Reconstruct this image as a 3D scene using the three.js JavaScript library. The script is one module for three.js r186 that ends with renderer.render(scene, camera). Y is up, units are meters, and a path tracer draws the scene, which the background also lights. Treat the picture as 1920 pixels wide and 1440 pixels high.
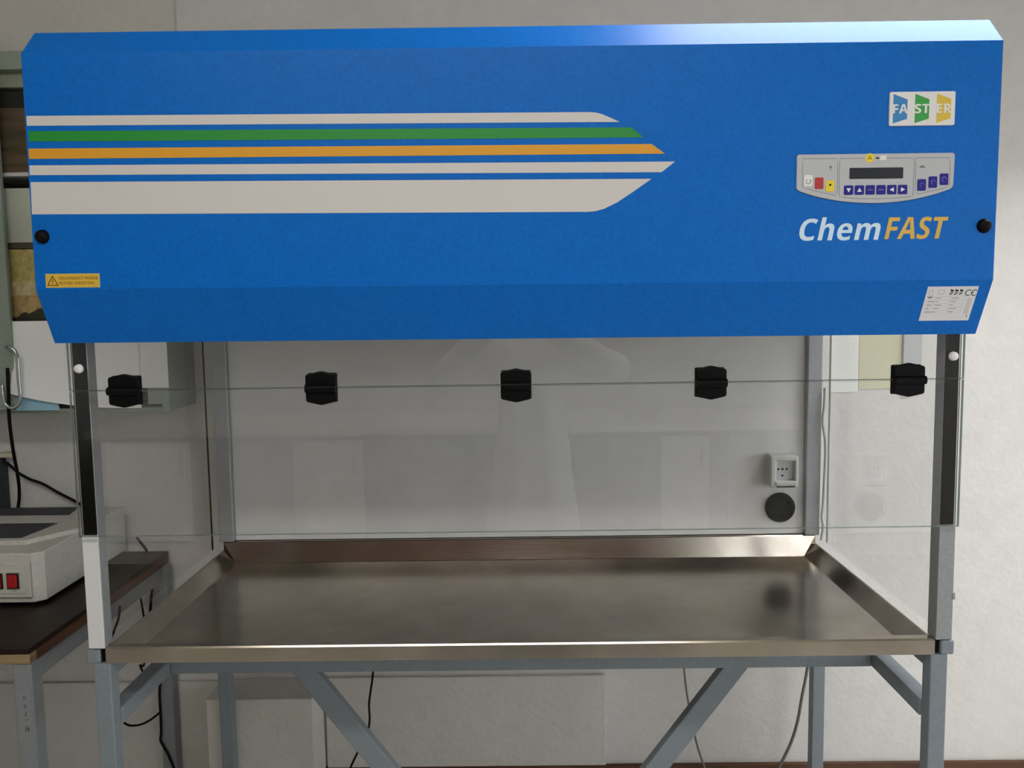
import * as THREE from 'three';
import { RoundedBoxGeometry } from 'three/addons/geometries/RoundedBoxGeometry.js';
import { mergeGeometries } from 'three/addons/utils/BufferGeometryUtils.js';
import { TextGeometry } from 'three/addons/geometries/TextGeometry.js';
import { FontLoader } from 'three/addons/loaders/FontLoader.js';
import { MarchingCubes } from 'three/addons/objects/MarchingCubes.js';
import { RectAreaLightUniformsLib } from 'three/addons/lights/RectAreaLightUniformsLib.js';

/* ---------- camera, sky, lights, exposure ---------- */
const scene = new THREE.Scene();
const renderer = new THREE.WebGLRenderer();
renderer.toneMapping = THREE.LinearToneMapping;
renderer.toneMappingExposure = 1.0;
renderer.shadowMap.enabled = true;
RectAreaLightUniformsLib.init();

const FOCAL = 1597.2, CAM = new THREE.Vector3(0.0141, 1.6126, 1.73);
const camera = new THREE.PerspectiveCamera(2 * Math.atan(720 / FOCAL) * 180 / Math.PI, 4 / 3, 0.01, 200);
camera.rotation.order = 'YXZ';
camera.rotation.set(-0.0951, 0.0107, -0.0151);
camera.position.copy(CAM);
camera.updateMatrixWorld(true);
scene.add(camera);
// overcast daylight outside the unseen window added in the right wall and the high window behind the photographer
const SKY = 5.4;
scene.background = new THREE.Color(SKY * 0.96, SKY * 1.0, SKY * 1.04);
// fluorescent battens on the ceiling (their fittings are built further down): one with deep dark skirts right of the cabinet, an unseen one added over the photographer as frontal fill
const BATTENS = [
  { x: 1.36, y: 2.83, z: -0.12, length: 1.94, width: 0.09, skirt: 0.1, glow: 92, color: [1, 0.99, 0.97] },
  { x: -0.25, y: 2.83, z: 1.9, length: 2.0, width: 0.12, skirt: 0, glow: 23, face: 0.06, color: [1, 0.98, 0.94] },
];
for (const b of BATTENS) {
  b.light = new THREE.RectAreaLight(new THREE.Color(...b.color), b.glow, b.length, b.width);
  b.light.position.set(b.x, b.y - 0.004, b.z);
  b.light.rotation.x = -Math.PI / 2;
  scene.add(b.light);
  if (!b.face) continue;   // the added fill batten also glows sideways to light the upper wall
  for (const s of [-1, 1]) {
    const l = new THREE.RectAreaLight(new THREE.Color(...b.color), b.glow, b.length, b.face);
    l.position.set(b.x, b.y + b.face / 2, b.z + s * (b.width / 2 + 0.004)); if (s > 0) l.rotation.y = Math.PI;
    scene.add(l);
  }
}

/* ---------- helpers ---------- */
// where the sight line through a photo pixel (1920 x 1440) meets the plane axis = value
function at(px, py, axis, value) {
  const d = new THREE.Vector3((px - 960) / FOCAL, -(py - 720) / FOCAL, -1).applyEuler(camera.rotation);
  return CAM.clone().addScaledVector(d, (value - CAM[axis]) / d[axis]);
}
let seed = 7;
const rnd = () => ((seed = (seed * 1664525 + 1013904223) >>> 0) / 4294967296);
function hash(x, y, s) { let h = (x * 374761393 + y * 668265263 + s * 974711) | 0; h = Math.imul(h ^ (h >>> 13), 1274126177); return ((h ^ (h >>> 16)) >>> 0) / 4294967296; }
function vnoise(x, y, per, s) {
  const xi = Math.floor(x), yi = Math.floor(y), fx = x - xi, fy = y - yi, m = (v) => ((v % per) + per) % per;
  const u = fx * fx * (3 - 2 * fx), v = fy * fy * (3 - 2 * fy);
  const a = hash(m(xi), m(yi), s), b = hash(m(xi + 1), m(yi), s), c = hash(m(xi), m(yi + 1), s), d = hash(m(xi + 1), m(yi + 1), s);
  return (a * (1 - u) + b * u) * (1 - v) + (c * (1 - u) + d * u) * v;
}
function dataTex(n, fn, srgb) {
  const a = new Uint8Array(n * n * 4);
  for (let j = 0; j < n; j++) for (let i = 0; i < n; i++) { const c = fn(i / n, j / n); for (let k = 0; k < 3; k++) a[(j * n + i) * 4 + k] = Math.max(0, Math.min(255, c[k] * 255)); a[(j * n + i) * 4 + 3] = 255; }
  const t = new THREE.DataTexture(a, n, n); t.wrapS = t.wrapT = THREE.RepeatWrapping; t.magFilter = THREE.LinearFilter; t.minFilter = THREE.LinearMipmapLinearFilter; t.generateMipmaps = true;
  if (srgb) t.colorSpace = THREE.SRGBColorSpace; t.needsUpdate = true; return t;
}
function canvasTex(w, h, draw) {
  const c = document.createElement('canvas'); c.width = w; c.height = h; const g = c.getContext('2d'); draw(g, w, h);
  const t = new THREE.CanvasTexture(c); t.colorSpace = THREE.SRGBColorSpace; return t;
}
const fbm = (x, y, p, s) => 0.5 * vnoise(x * p, y * p, p, s) + 0.3 * vnoise(x * p * 2, y * p * 2, p * 2, s + 1) + 0.2 * vnoise(x * p * 4, y * p * 4, p * 4, s + 2);
const std = (o) => new THREE.MeshStandardMaterial(o);
const taken = {};
function numbered(n) { const k = taken[n] = (taken[n] ?? -1) + 1; return k ? `${n}_${String(k).padStart(3, '0')}` : n; }
function mesh(name, geo, mat, parent, label) {
  const m = new THREE.Mesh(geo, mat); m.castShadow = m.receiveShadow = true; m.name = parent ? name : numbered(name);
  if (label) m.userData.label = label;
  (parent || scene).add(m); return m;
}
function thing(name, label, category, group, pos = [0, 0, 0]) {
  const g = new THREE.Group(); g.name = numbered(name); g.userData = { label, category }; if (group) g.userData.group = group;
  g.position.set(...pos); scene.add(g); return g;
}
function tag(o, label, category, group) { Object.assign(o.userData, { label, category }); if (group) o.userData.group = group; return o; }
function struct(name, geo, mat) { const m = new THREE.Mesh(geo, mat); m.name = name; m.userData.kind = 'structure'; m.castShadow = m.receiveShadow = true; scene.add(m); return m; }
// axis-aligned box between two corners, with a little edge rounding and uv in metres
function bx(x0, x1, y0, y1, z0, z1, r = 0.002) {
  const w = Math.abs(x1 - x0), h = Math.abs(y1 - y0), d = Math.abs(z1 - z0);
  const g = r > 0 ? new RoundedBoxGeometry(w, h, d, 2, Math.min(r, w / 2.05, h / 2.05, d / 2.05)) : new THREE.BoxGeometry(w, h, d);
  g.translate((x0 + x1) / 2, (y0 + y1) / 2, (z0 + z1) / 2); return uvm(g);
}
function uvm(g) {
  if (g.index) g = g.toNonIndexed();
  const p = g.attributes.position, n = g.attributes.normal, uv = new Float32Array(p.count * 2);
  for (let i = 0; i < p.count; i++) {
    const ax = Math.abs(n.getX(i)), ay = Math.abs(n.getY(i)), az = Math.abs(n.getZ(i));
    if (az >= ax && az >= ay) { uv[2 * i] = p.getX(i); uv[2 * i + 1] = p.getY(i); }
    else if (ax >= ay) { uv[2 * i] = p.getZ(i); uv[2 * i + 1] = p.getY(i); }
    else { uv[2 * i] = p.getX(i); uv[2 * i + 1] = p.getZ(i); }
  }
  g.setAttribute('uv', new THREE.BufferAttribute(uv, 2)); return g;
}
// bar of square section between two points
function bar(a, b, w, h = w) {
  const A = new THREE.Vector3(...a), B = new THREE.Vector3(...b), d = B.clone().sub(A), L = d.length();
  const g = new RoundedBoxGeometry(w, L, h, 2, 0.003);
  g.applyQuaternion(new THREE.Quaternion().setFromUnitVectors(new THREE.Vector3(0, 1, 0), d.normalize()));
  g.translate(...A.clone().add(B).multiplyScalar(0.5).toArray()); return g;
}
function tube(points, r, seg = 40) { return new THREE.TubeGeometry(new THREE.CatmullRomCurve3(points.map((p) => p.isVector3 ? p : new THREE.Vector3(...p))), seg, r, 8); }
function plate(pts, z0, depth, bevel = 0) {   // pts in x,y; a flat shape of that thickness standing at z0
  const g = new THREE.ExtrudeGeometry(new THREE.Shape(pts.map(([x, y]) => new THREE.Vector2(x, y))), { depth: depth - bevel, bevelEnabled: bevel > 0, bevelSize: bevel, bevelThickness: bevel, bevelSegments: 2, bevelOffset: -bevel, curveSegments: 16 });
  g.translate(0, 0, z0); return g;
}
function rrect(x0, x1, y0, y1, r) {
  const s = new THREE.Shape(); s.moveTo(x0 + r, y0); s.lineTo(x1 - r, y0); s.absarc(x1 - r, y0 + r, r, -Math.PI / 2, 0); s.lineTo(x1, y1 - r); s.absarc(x1 - r, y1 - r, r, 0, Math.PI / 2); s.lineTo(x0 + r, y1); s.absarc(x0 + r, y1 - r, r, Math.PI / 2, Math.PI); s.lineTo(x0, y0 + r); s.absarc(x0 + r, y0 + r, r, Math.PI, 1.5 * Math.PI); return s;
}
const ext = (shape, z0, depth, bevel = 0) => { const g = new THREE.ExtrudeGeometry(shape, { depth: depth - bevel, bevelEnabled: bevel > 0, bevelSize: bevel, bevelThickness: bevel, bevelOffset: -bevel, bevelSegments: 2, curveSegments: 12 }); g.translate(0, 0, z0); return g; };
const disc = (x, y, z, r, depth, seg = 40) => { const g = new THREE.CylinderGeometry(r, r, depth, seg); g.rotateX(Math.PI / 2); g.translate(x, y, z + depth / 2); return g; };

/* ---------- materials ---------- */
const wallTex = dataTex(256, (u, v) => { const f = 0.93 + 0.035 * (fbm(u, v, 6, 3) - 0.5) + 0.04 * (fbm(u, v, 40, 9) - 0.5); return [f, f * 0.995, f * 0.987]; }, true); wallTex.repeat.set(0.7, 0.7);
const wallBump = dataTex(256, (u, v) => { const f = fbm(u, v, 48, 21); return [f, f, f]; }); wallBump.repeat.set(1.5, 1.5);
const steelTex = dataTex(512, (u, v) => { const f = 0.5 + 0.45 * (vnoise(u * 6, v * 256, 256, 5) - 0.5) + 0.3 * (fbm(u, v, 5, 8) - 0.5); return [f, f, f]; }); steelTex.repeat.set(1.1, 1.1);
const stainTex = dataTex(512, (u, v) => { const a = fbm(u, v, 5, 31), b = fbm(u, v, 22, 33); const f = 0.9 + 0.2 * (a - 0.5) + 0.1 * (b - 0.5); return [f, f * (0.975 + 0.05 * (a - 0.5)), f * (0.955 + 0.06 * (b - 0.5))]; }, true); stainTex.repeat.set(0.9, 0.9);
const grainTex = dataTex(256, (u, v) => { const f = 0.8 + 0.35 * (vnoise(u * 4, v * 60, 60, 41) - 0.5) + 0.25 * (fbm(u, v, 8, 43) - 0.5); return [f, f * 0.95, f * 0.88]; }, true); grainTex.repeat.set(1.5, 1.5);
const speckTex = dataTex(256, (u, v) => { const f = 0.93 + 0.12 * (fbm(u, v, 64, 51) - 0.5) + 0.03 * (fbm(u, v, 8, 52) - 0.5); return [f, f, f]; }, true); speckTex.repeat.set(4, 4);
const M = {
  wall: std({ color: 0xe9e8e7, map: wallTex, bumpMap: wallBump, bumpScale: 0.0012, roughness: 0.85 }),
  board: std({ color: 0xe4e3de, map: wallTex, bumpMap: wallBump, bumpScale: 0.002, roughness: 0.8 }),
  ceiling: std({ color: 0xe6e3da, roughness: 0.9, map: wallTex }),
  floor: std({ color: 0xeae6de, roughness: 0.35, map: speckTex }),
  skirting: std({ color: 0x6d4a30, roughness: 0.5, map: grainTex }),
  blue: new THREE.MeshPhysicalMaterial({ color: 0x0070d2, roughness: 0.45, specularIntensity: 0.35, map: speckTex }),
  body: std({ color: 0x5c6368, roughness: 0.6 }),
  stripe: std({ color: 0xd0cdca, roughness: 0.55 }),
  white: std({ color: 0xe6e4e2, roughness: 0.5 }),
  green: std({ color: 0x0f8a2c, roughness: 0.5 }),
  orange: std({ color: 0xdc9c1e, roughness: 0.5 }),
  black: new THREE.MeshPhysicalMaterial({ color: 0x070607, roughness: 0.5, specularIntensity: 0.25 }),
  rubber: new THREE.MeshPhysicalMaterial({ color: 0x0e0d10, roughness: 0.6, specularIntensity: 0.4 }),
  alu: std({ color: 0xa9adb0, roughness: 0.42, metalness: 0.35, map: speckTex }),
  postWhite: std({ color: 0xdcdcde, roughness: 0.5 }),
  greyPaint: std({ color: 0x88929a, roughness: 0.5, map: speckTex }),
  panel: std({ color: 0xe9eaea, roughness: 0.55, map: wallTex }),
  steel: new THREE.MeshPhysicalMaterial({ color: 0xbeb9b1, map: stainTex, metalness: 1, roughness: 0.2, bumpMap: steelTex, bumpScale: 0.00012 }),
  glass: new THREE.MeshPhysicalMaterial({ color: 0xfefefe, transmission: 1, thickness: 0, roughness: 0.0, ior: 1.5 }),
  glassEdge: new THREE.MeshPhysicalMaterial({ color: 0xbfcac5, roughness: 0.12, transmission: 0.75, thickness: 0 }),
  glassJoint: std({ color: 0x515a56, roughness: 0.3 }),
  sideGlass: new THREE.MeshPhysicalMaterial({ color: 0xfefefe, transmission: 1, thickness: 0, roughness: 0.0, ior: 1.5, specularIntensity: 0.6 }),
  grey: std({ color: 0xb9bcc0, roughness: 0.5 }),
  navy: new THREE.MeshPhysicalMaterial({ color: 0x1f1c86, roughness: 0.4, specularIntensity: 0.4 }),
  red: std({ color: 0xb3171c, roughness: 0.4 }),
  yellow: std({ color: 0xe8cf2a, roughness: 0.45 }),
  display: new THREE.MeshPhysicalMaterial({ color: 0x1d1e24, roughness: 0.3, specularIntensity: 0.3 }),
  line: std({ color: 0x6d6f76, roughness: 0.6 }),
  plastic: std({ color: 0xc9cac6, roughness: 0.4 }),
  benchTop: new THREE.MeshPhysicalMaterial({ color: 0x2b1c17, roughness: 0.4, specularIntensity: 0.4, map: grainTex }),
  wood: std({ color: 0x6a4630, roughness: 0.6, map: grainTex }),
  edge: std({ color: 0xb9a988, roughness: 0.6, map: grainTex }),
  benchLeg: std({ color: 0x8d9296, roughness: 0.55, map: speckTex }),
  device: std({ color: 0xdad8cf, roughness: 0.5, map: speckTex }),
  slate: std({ color: 0x3c3e4a, roughness: 0.6, map: speckTex }),
  cabinet: std({ color: 0x9aa89a, roughness: 0.6, map: speckTex }),
  chrome: std({ color: 0xb8bcbc, metalness: 1, roughness: 0.25 }),
};

/* ---------- the room ---------- */
const WALL = -0.9;
{
  const X0 = -2.5, X1 = 3.1, Z1 = 3.4, H = 2.9, T = 0.16;
  struct('wall_back', bx(X0 - T, X1 + T, 0, H, WALL - T, WALL, 0), M.wall);
  struct('wall_left', bx(X0 - T, X0, 0, H, WALL, Z1, 0), M.wall);
  const ra = -0.25, rb = 2.1, rs = 0.85, rt = 2.0;
  struct('wall_right', mergeGeometries([bx(X1, X1 + T, 0, H, WALL, ra, 0), bx(X1, X1 + T, 0, H, rb, Z1, 0), bx(X1, X1 + T, 0, rs, ra, rb, 0), bx(X1, X1 + T, rt, H, ra, rb, 0)]), M.wall);
  {
    const w = new THREE.Group(); w.name = 'added_window_2'; w.userData.kind = 'structure'; scene.add(w);  // unseen window, added to light the scene from the right
    const f = 0.05, m = (ra + rb) / 2, x0 = X1 + 0.06, x1 = X1 + 0.11;
    mesh('window_frame', mergeGeometries([bx(x0, x1, rs, rs + f, ra, rb, 0), bx(x0, x1, rt - f, rt, ra, rb, 0), bx(x0, x1, rs + f, rt - f, ra, ra + f, 0), bx(x0, x1, rs + f, rt - f, rb - f, rb, 0), bx(x0, x1, rs + f, rt - f, m - f / 2, m + f / 2, 0)]), M.white, w);
    mesh('pane', bx(x0 + 0.02, x0 + 0.026, rs + f, rt - f, ra + f, m - f / 2, 0), M.glass, w);
    mesh('pane', bx(x0 + 0.02, x0 + 0.026, rs + f, rt - f, m + f / 2, rb - f, 0), M.glass, w);
    mesh('window_sill', bx(X1 - 0.05, X1 + 0.06, rs - 0.03, rs, ra - 0.04, rb + 0.04, 0.004), M.white, w);
  }
  // wall behind the photographer, with an opening for the high window
  const a = 1.62, b = 3.0, s = 1.48, t = 2.75;
  struct('wall_front', mergeGeometries([bx(X0 - T, a, 0, H, Z1, Z1 + T, 0), bx(b, X1 + T, 0, H, Z1, Z1 + T, 0), bx(a, b, 0, s, Z1, Z1 + T, 0), bx(a, b, t, H, Z1, Z1 + T, 0)]), M.wall);
  struct('floor', bx(X0 - T, X1 + T, -0.1, 0, WALL - T, Z1 + T, 0), M.floor);
  struct('ceiling', bx(X0 - T, X1 + T, H, H + 0.1, WALL - T, Z1 + T, 0), M.ceiling);
  struct('baseboard_back', bx(X0, X1, 0, 0.125, WALL, WALL + 0.012, 0.003), M.skirting);
  // window frame and panes
  const w = new THREE.Group(); w.name = 'window_1'; w.userData.kind = 'structure'; scene.add(w);
  const f = 0.05, m = (a + b) / 2, z0 = Z1 + 0.06, z1 = Z1 + 0.11;
  mesh('window_frame', mergeGeometries([bx(a, b, s, s + f, z0, z1, 0), bx(a, b, t - f, t, z0, z1, 0), bx(a, a + f, s + f, t - f, z0, z1, 0), bx(b - f, b, s + f, t - f, z0, z1, 0), bx(m - f / 2, m + f / 2, s + f, t - f, z0, z1, 0)]), M.white, w);
  mesh('pane', bx(a + f, m - f / 2, s + f, t - f, z0 + 0.02, z0 + 0.026, 0), M.glass, w);
  mesh('pane', bx(m + f / 2, b - f, s + f, t - f, z0 + 0.02, z0 + 0.026, 0), M.glass, w);
  mesh('window_sill', bx(a - 0.04, b + 0.04, s - 0.03, s, Z1 - 0.04, Z1 + 0.1, 0.004), M.white, w);
  struct('ground_outside', bx(-40, 60, -3.1, -3, -40, 80, 0), std({ color: 0x6f6a5c, roughness: 0.95 }));
  // pipe boxing and low board along the foot of the back wall
  const q0 = at(385, 1312, 'y', 0.425), q1 = at(580, 1312, 'y', 0.425);
  struct('trim_1', bx(q0.x, q1.x + 0.006, 0, 0.425, WALL, q0.z, 0.004), M.board);
  const e = at(1135, 1262, 'z', WALL);
  struct('trim_2', bx(q1.x + 0.012, e.x, 0.125, 0.427, WALL, WALL + 0.014, 0.004), M.board);
  struct('trim_3', bx(X0, q0.x - 0.002, 0.125, 0.419, WALL, WALL + 0.012, 0.004), M.board);
  // filler above the wall cabinet
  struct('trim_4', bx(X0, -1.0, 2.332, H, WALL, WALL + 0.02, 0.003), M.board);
}

/* ---------- fume cabinet ---------- */
const font = await new FontLoader().loadAsync('fonts/droid/droid_sans_bold.typeface.json');
const hood = thing('fume_cabinet', 'wide fume cabinet with blue striped fascia, glass front and black hinges on a steel stand', 'fume cabinet');
{
  // the fascia hangs a hair out of level, as in the photograph
  const F = mesh('fascia', (() => {
    const s = new THREE.Shape([[-0.045, 1.542], [-0.1, 1.647], [-0.1, 2.0845], [-0.05, 2.1365], [0.02, 2.1365], [0.02, 1.542]].map(([x, y]) => new THREE.Vector2(x, y)));
    const g = new THREE.ExtrudeGeometry(s, { depth: 1.822 - 0.004, bevelEnabled: true, bevelSize: 0.002, bevelThickness: 0.002, bevelOffset: -0.002, bevelSegments: 2 });
    g.translate(0, 0, -0.909); g.rotateY(Math.PI / 2); return uvm(g);
  })(), M.blue, hood, 'blue painted fascia with bevelled top and inclined lower edge');
  F.rotation.z = -0.0045; F.position.x = -0.0083;
  const FZ = 0.1;
  // stripes
  const st = (pts, m, label) => mesh('stripe', plate(pts, FZ, 0.0006), m, F, label);
  st([[-0.907, 1.9709], [0.146, 1.9647], [0.160, 1.9637], [0.171, 1.961], [0.186, 1.9545], [0.204, 1.9462], [0.044, 1.9472], [-0.907, 1.9529]], M.stripe, 'thin white stripe with curved end');
  st([[-0.905, 1.9429], [0.044, 1.9372], [0.226, 1.936], [0.249, 1.9175], [0.043, 1.9182], [-0.905, 1.9239]], M.green, 'green stripe');
  st([[-0.907, 1.9109], [0.264, 1.9052], [0.289, 1.8873], [-0.907, 1.8919]], M.orange, 'orange stripe');
  st([[-0.907, 1.8799], [0.308, 1.8724], [0.283, 1.8533], [-0.908, 1.8619]], M.stripe, 'white stripe with slanted tip');
  st([[-0.907, 1.8489], [0.264, 1.8412], [0.229, 1.8172], [0.199, 1.7979], [0.175, 1.7868], [0.159, 1.7827], [0.144, 1.7816], [-0.908, 1.7889]], M.stripe, 'broad white stripe');
  // lettering
  const word = (t, size, x, y, m, stretch, label) => {
    const g = new TextGeometry(t, { font, size, depth: 0.0006, curveSegments: 8, bevelEnabled: false });
    g.computeBoundingBox(); const w = g.boundingBox.max.x - g.boundingBox.min.x; g.translate(-g.boundingBox.min.x, 0, 0); g.scale(stretch / w, 1, 1);
    const p = g.attributes.position; for (let i = 0; i < p.count; i++) p.setX(i, p.getX(i) + 0.2 * p.getY(i));
    g.translate(x, y, FZ); return mesh('lettering', g, m, F, label);
  };
  word('Chem', 0.0405, 0.5395, 1.7235, std({ color: 0xcfe6f7, roughness: 0.5 }), 0.151, 'pale blue italic letters');
  word('FAST', 0.0405, 0.7025, 1.7245, std({ color: 0xd9b04a, roughness: 0.5 }), 0.111, 'yellow italic letters');
  for (const [x, y] of [[-0.891, 1.747], [0.888, 1.747]]) mesh('screw_cap', (() => { const g = new THREE.LatheGeometry([[0, 0.011], [0.007, 0.0105], [0.0115, 0.007], [0.0135, 0.0]].map(([a, b]) => new THREE.Vector2(a, b)), 28); g.rotateX(Math.PI / 2); g.translate(x, y, FZ); return g; })(), M.black, F, 'black domed screw cap');
  // emblem plate
  const L = mesh('emblem_plate', ext(rrect(0.704, 0.825, 1.932, 1.9935, 0.003), FZ, 0.004, 0.001), M.white, hood, 'white plate with three coloured wedges'); L.rotation.z = -0.0045; L.position.x = -0.0088;
  const colour = [0x1f7fbd, 0x1f9a35, 0xd9b92c], tx = ['FA', 'ST', 'ER'];
  for (let i = 0; i < 3; i++) {
    const x = 0.7105 + i * 0.0402, w = 0.026, yc = 1.9628;
    mesh('wedge', plate([[x, yc + 0.0265], [x + w, yc + 0.0165], [x + w, yc - 0.0185], [x, yc - 0.0265]], FZ + 0.004, 0.0004), std({ color: colour[i], roughness: 0.4 }), L);
    const g = new TextGeometry(tx[i], { font, size: 0.0165, depth: 0.0004, curveSegments: 6, bevelEnabled: false }); g.computeBoundingBox();
    g.translate(-g.boundingBox.min.x, 0, 0); g.scale(0.0275 / (g.boundingBox.max.x - g.boundingBox.min.x), 1, 1); g.translate(x - 0.0006, yc - 0.0085, FZ + 0.0044);
    mesh('lettering', g, M.white, L);
  }
  // control panel
  const sh = new THREE.Shape(); sh.moveTo(0.540, 1.882); sh.lineTo(0.822, 1.882); sh.quadraticCurveTo(0.8275, 1.882, 0.8275, 1.876); sh.lineTo(0.8265, 1.825); sh.quadraticCurveTo(0.826, 1.817, 0.818, 1.8145);
  sh.quadraticCurveTo(0.755, 1.7915, 0.681, 1.7912); sh.quadraticCurveTo(0.605, 1.7918, 0.546, 1.8125); sh.quadraticCurveTo(0.5345, 1.816, 0.5345, 1.823); sh.lineTo(0.5345, 1.877); sh.quadraticCurveTo(0.5345, 1.882, 0.540, 1.882);
  const P = mesh('control_panel', ext(sh, FZ, 0.004, 0.0012), M.grey, hood, 'grey control panel with curved lower edge'); P.rotation.z = -0.0045; P.position.x = -0.0083;
  const PZ = FZ + 0.004;
  mesh('display', ext(rrect(0.6325, 0.732, 1.836, 1.8562, 0.0015), PZ, 0.0008), M.display, P, 'dark display window');
  const arrow = (x, y, a) => { const s = 0.0042, p = [[-s, -s * 0.8], [s, -s * 0.8], [0, s]].map(([u, v]) => [x + u * Math.cos(a) - v * Math.sin(a), y + u * Math.sin(a) + v * Math.cos(a)]); return plate(p, PZ + 0.0012, 0.0003); };
  const key = (x, y, w, h, m, label) => mesh('button', ext(rrect(x - w / 2, x + w / 2, y - h / 2, y + h / 2, 0.0022), PZ, 0.0012, 0.0004), m, P, label);
  [Math.PI, 0, null, null, Math.PI / 2, -Math.PI / 2].forEach((a, i) => {
    const x = 0.6315 + 0.0201 * i, y = 1.8155; key(x, y, 0.0172, 0.0172, M.navy, 'dark blue button');
    if (a !== null) mesh('arrow', arrow(x, y, a), M.white, P); else mesh('mark', plate([[x - 0.0045, y - 0.001], [x + 0.0045, y - 0.001], [x + 0.0045, y + 0.001], [x - 0.0045, y + 0.001]], PZ + 0.0012, 0.0003), std({ color: 0x6a67c8, roughness: 0.5 }), P);
  });
  key(0.556, 1.834, 0.0158, 0.021, M.white, 'white power button'); key(0.5765, 1.8288, 0.0158, 0.021, M.red, 'red button'); key(0.5968, 1.8235, 0.0158, 0.021, M.yellow, 'yellow button');
  mesh('mark', (() => { const g = new THREE.TorusGeometry(0.0042, 0.0006, 6, 20, 5.2); g.rotateZ(2.1); g.translate(0.556, 1.832, PZ + 0.0013); return g; })(), M.line, P);
  mesh('mark', disc(0.5968, 1.8255, PZ + 0.0012, 0.002, 0.0004, 12), M.black, P);
  [[0.7672, 1.8235], [0.7878, 1.8285], [0.8083, 1.8335]].forEach(([x, y], i) => { key(x, y, 0.0158, 0.021, M.navy, 'dark blue button'); mesh('mark', (() => { const g = new THREE.TorusGeometry(0.0032 + 0.0004 * i, 0.0005, 6, 16, 4.6); g.translate(x, y, PZ + 0.0013); return g; })(), std({ color: 0x8a88e0, roughness: 0.5 }), P); });
  const frameLine = (pts) => { const loop = pts.map(([x, y]) => new THREE.Vector3(x, y, PZ)); const c = new THREE.CurvePath(); for (let i = 0; i < loop.length; i++) c.add(new THREE.LineCurve3(loop[i], loop[(i + 1) % loop.length])); return new THREE.TubeGeometry(c, loop.length * 6, 0.0004, 4, true); };
  mesh('outline', frameLine([[0.545, 1.8742], [0.6105, 1.8738], [0.6108, 1.805], [0.546, 1.8205]]), M.line, P);
  mesh('outline', frameLine([[0.6135, 1.8738], [0.7522, 1.8734], [0.752, 1.803], [0.72, 1.8], [0.683, 1.7992], [0.645, 1.8], [0.6145, 1.803]]), M.line, P);
  mesh('outline', frameLine([[0.7553, 1.8733], [0.8192, 1.8727], [0.819, 1.8198], [0.7558, 1.8053]]), M.line, P);
  mesh('warning_sticker', disc(0.6695, 1.874, PZ, 0.0085, 0.0005, 28), M.yellow, P, 'round yellow warning sticker');
  mesh('mark', plate([[0.6645, 1.8712], [0.6745, 1.8712], [0.6695, 1.8795]], PZ + 0.0005, 0.0003), std({ color: 0xb79b1c, roughness: 0.5 }), P);
  mesh('mark', plate([[0.6805, 1.873], [0.6865, 1.8722], [0.6865, 1.8754], [0.6805, 1.8748]], PZ, 0.0004), M.black, P);
  mesh('sticker', ext(rrect(0.6885, 0.7, 1.8697, 1.8782, 0.001), PZ, 0.0004), M.white, P, 'small white sticker');
  mesh('mark', mergeGeometries([disc(0.597, 1.8585, PZ, 0.0022, 0.0003, 12), plate([[0.5965, 1.8525], [0.5975, 1.8525], [0.5975, 1.8565], [0.5965, 1.8565]], PZ, 0.0003)].map((g) => { const h = g.index ? g.toNonIndexed() : g; return h; })), M.line, P);
  mesh('mark', plate([[0.761, 1.8548], [0.7735, 1.8555], [0.7705, 1.8585], [0.7665, 1.8595]], PZ, 0.0003), M.line, P);
  // yellow warning label
  const warn = canvasTex(512, 136, (g, w, h) => {
    g.fillStyle = '#d8b23a'; g.fillRect(0, 0, w, h); g.strokeStyle = '#c9b878'; g.lineWidth = 10; g.strokeRect(0, 0, w, h);
    g.strokeStyle = '#4a2a08'; g.lineWidth = 8; g.beginPath(); g.moveTo(66, 24); g.lineTo(116, 112); g.lineTo(18, 112); g.closePath(); g.stroke();
    g.fillStyle = '#4a2a08'; g.fillRect(62, 52, 8, 34); g.fillRect(62, 92, 8, 8); g.fillStyle = '#8a5a10'; g.font = 'bold 37px sans-serif'; g.textBaseline = 'middle';
    g.fillText('DISCONNECT POWER', 124, 45, 372); g.fillText('BEFORE SERVICING', 124, 92, 372);
  });
  const label = (name, w, h, d, tex, text) => { const mats = [M.white, M.white, M.white, M.white, std({ map: tex, roughness: 0.5 }), M.white]; const m = new THREE.Mesh(new THREE.BoxGeometry(w, h, d), mats); m.name = name; m.userData.label = text; m.castShadow = m.receiveShadow = true; F.add(m); return m; };
  const wl = label('warning_label', 0.1035, 0.0265, 0.0008, warn, 'yellow warning label with black triangle'); wl.position.set(-0.838, 1.6635, FZ + 0.0004);
  // rating label on the inclined lower face
  const spec = canvasTex(512, 384, (g, w, h) => {
    g.fillStyle = '#dcdde0'; g.fillRect(0, 0, w, h); g.fillStyle = '#1c1c1e'; g.textBaseline = 'middle'; g.strokeStyle = '#1c1c1e';
    g.lineWidth = 9; g.beginPath(); g.arc(426, 70, 30, 0.9, 5.4); g.stroke(); g.beginPath(); g.arc(486, 70, 30, 0.9, 5.4); g.moveTo(458, 70); g.lineTo(480, 70); g.stroke();
    for (let i = 0; i < 3; i++) { const x = 238 + i * 48; g.beginPath(); g.moveTo(x, 28); g.lineTo(x + 34, 40); g.lineTo(x + 34, 56); g.lineTo(x, 56); g.fill(); g.fillRect(x, 66, 34, 10); g.beginPath(); g.moveTo(x, 80); g.lineTo(x + 34, 80); g.lineTo(x, 94); g.fill(); }
    g.fillRect(22, 112, 54, 8); g.lineWidth = 3; g.strokeStyle = '#77777c'; g.strokeRect(30, 40, 36, 56); g.strokeRect(120, 40, 60, 40);
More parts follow.
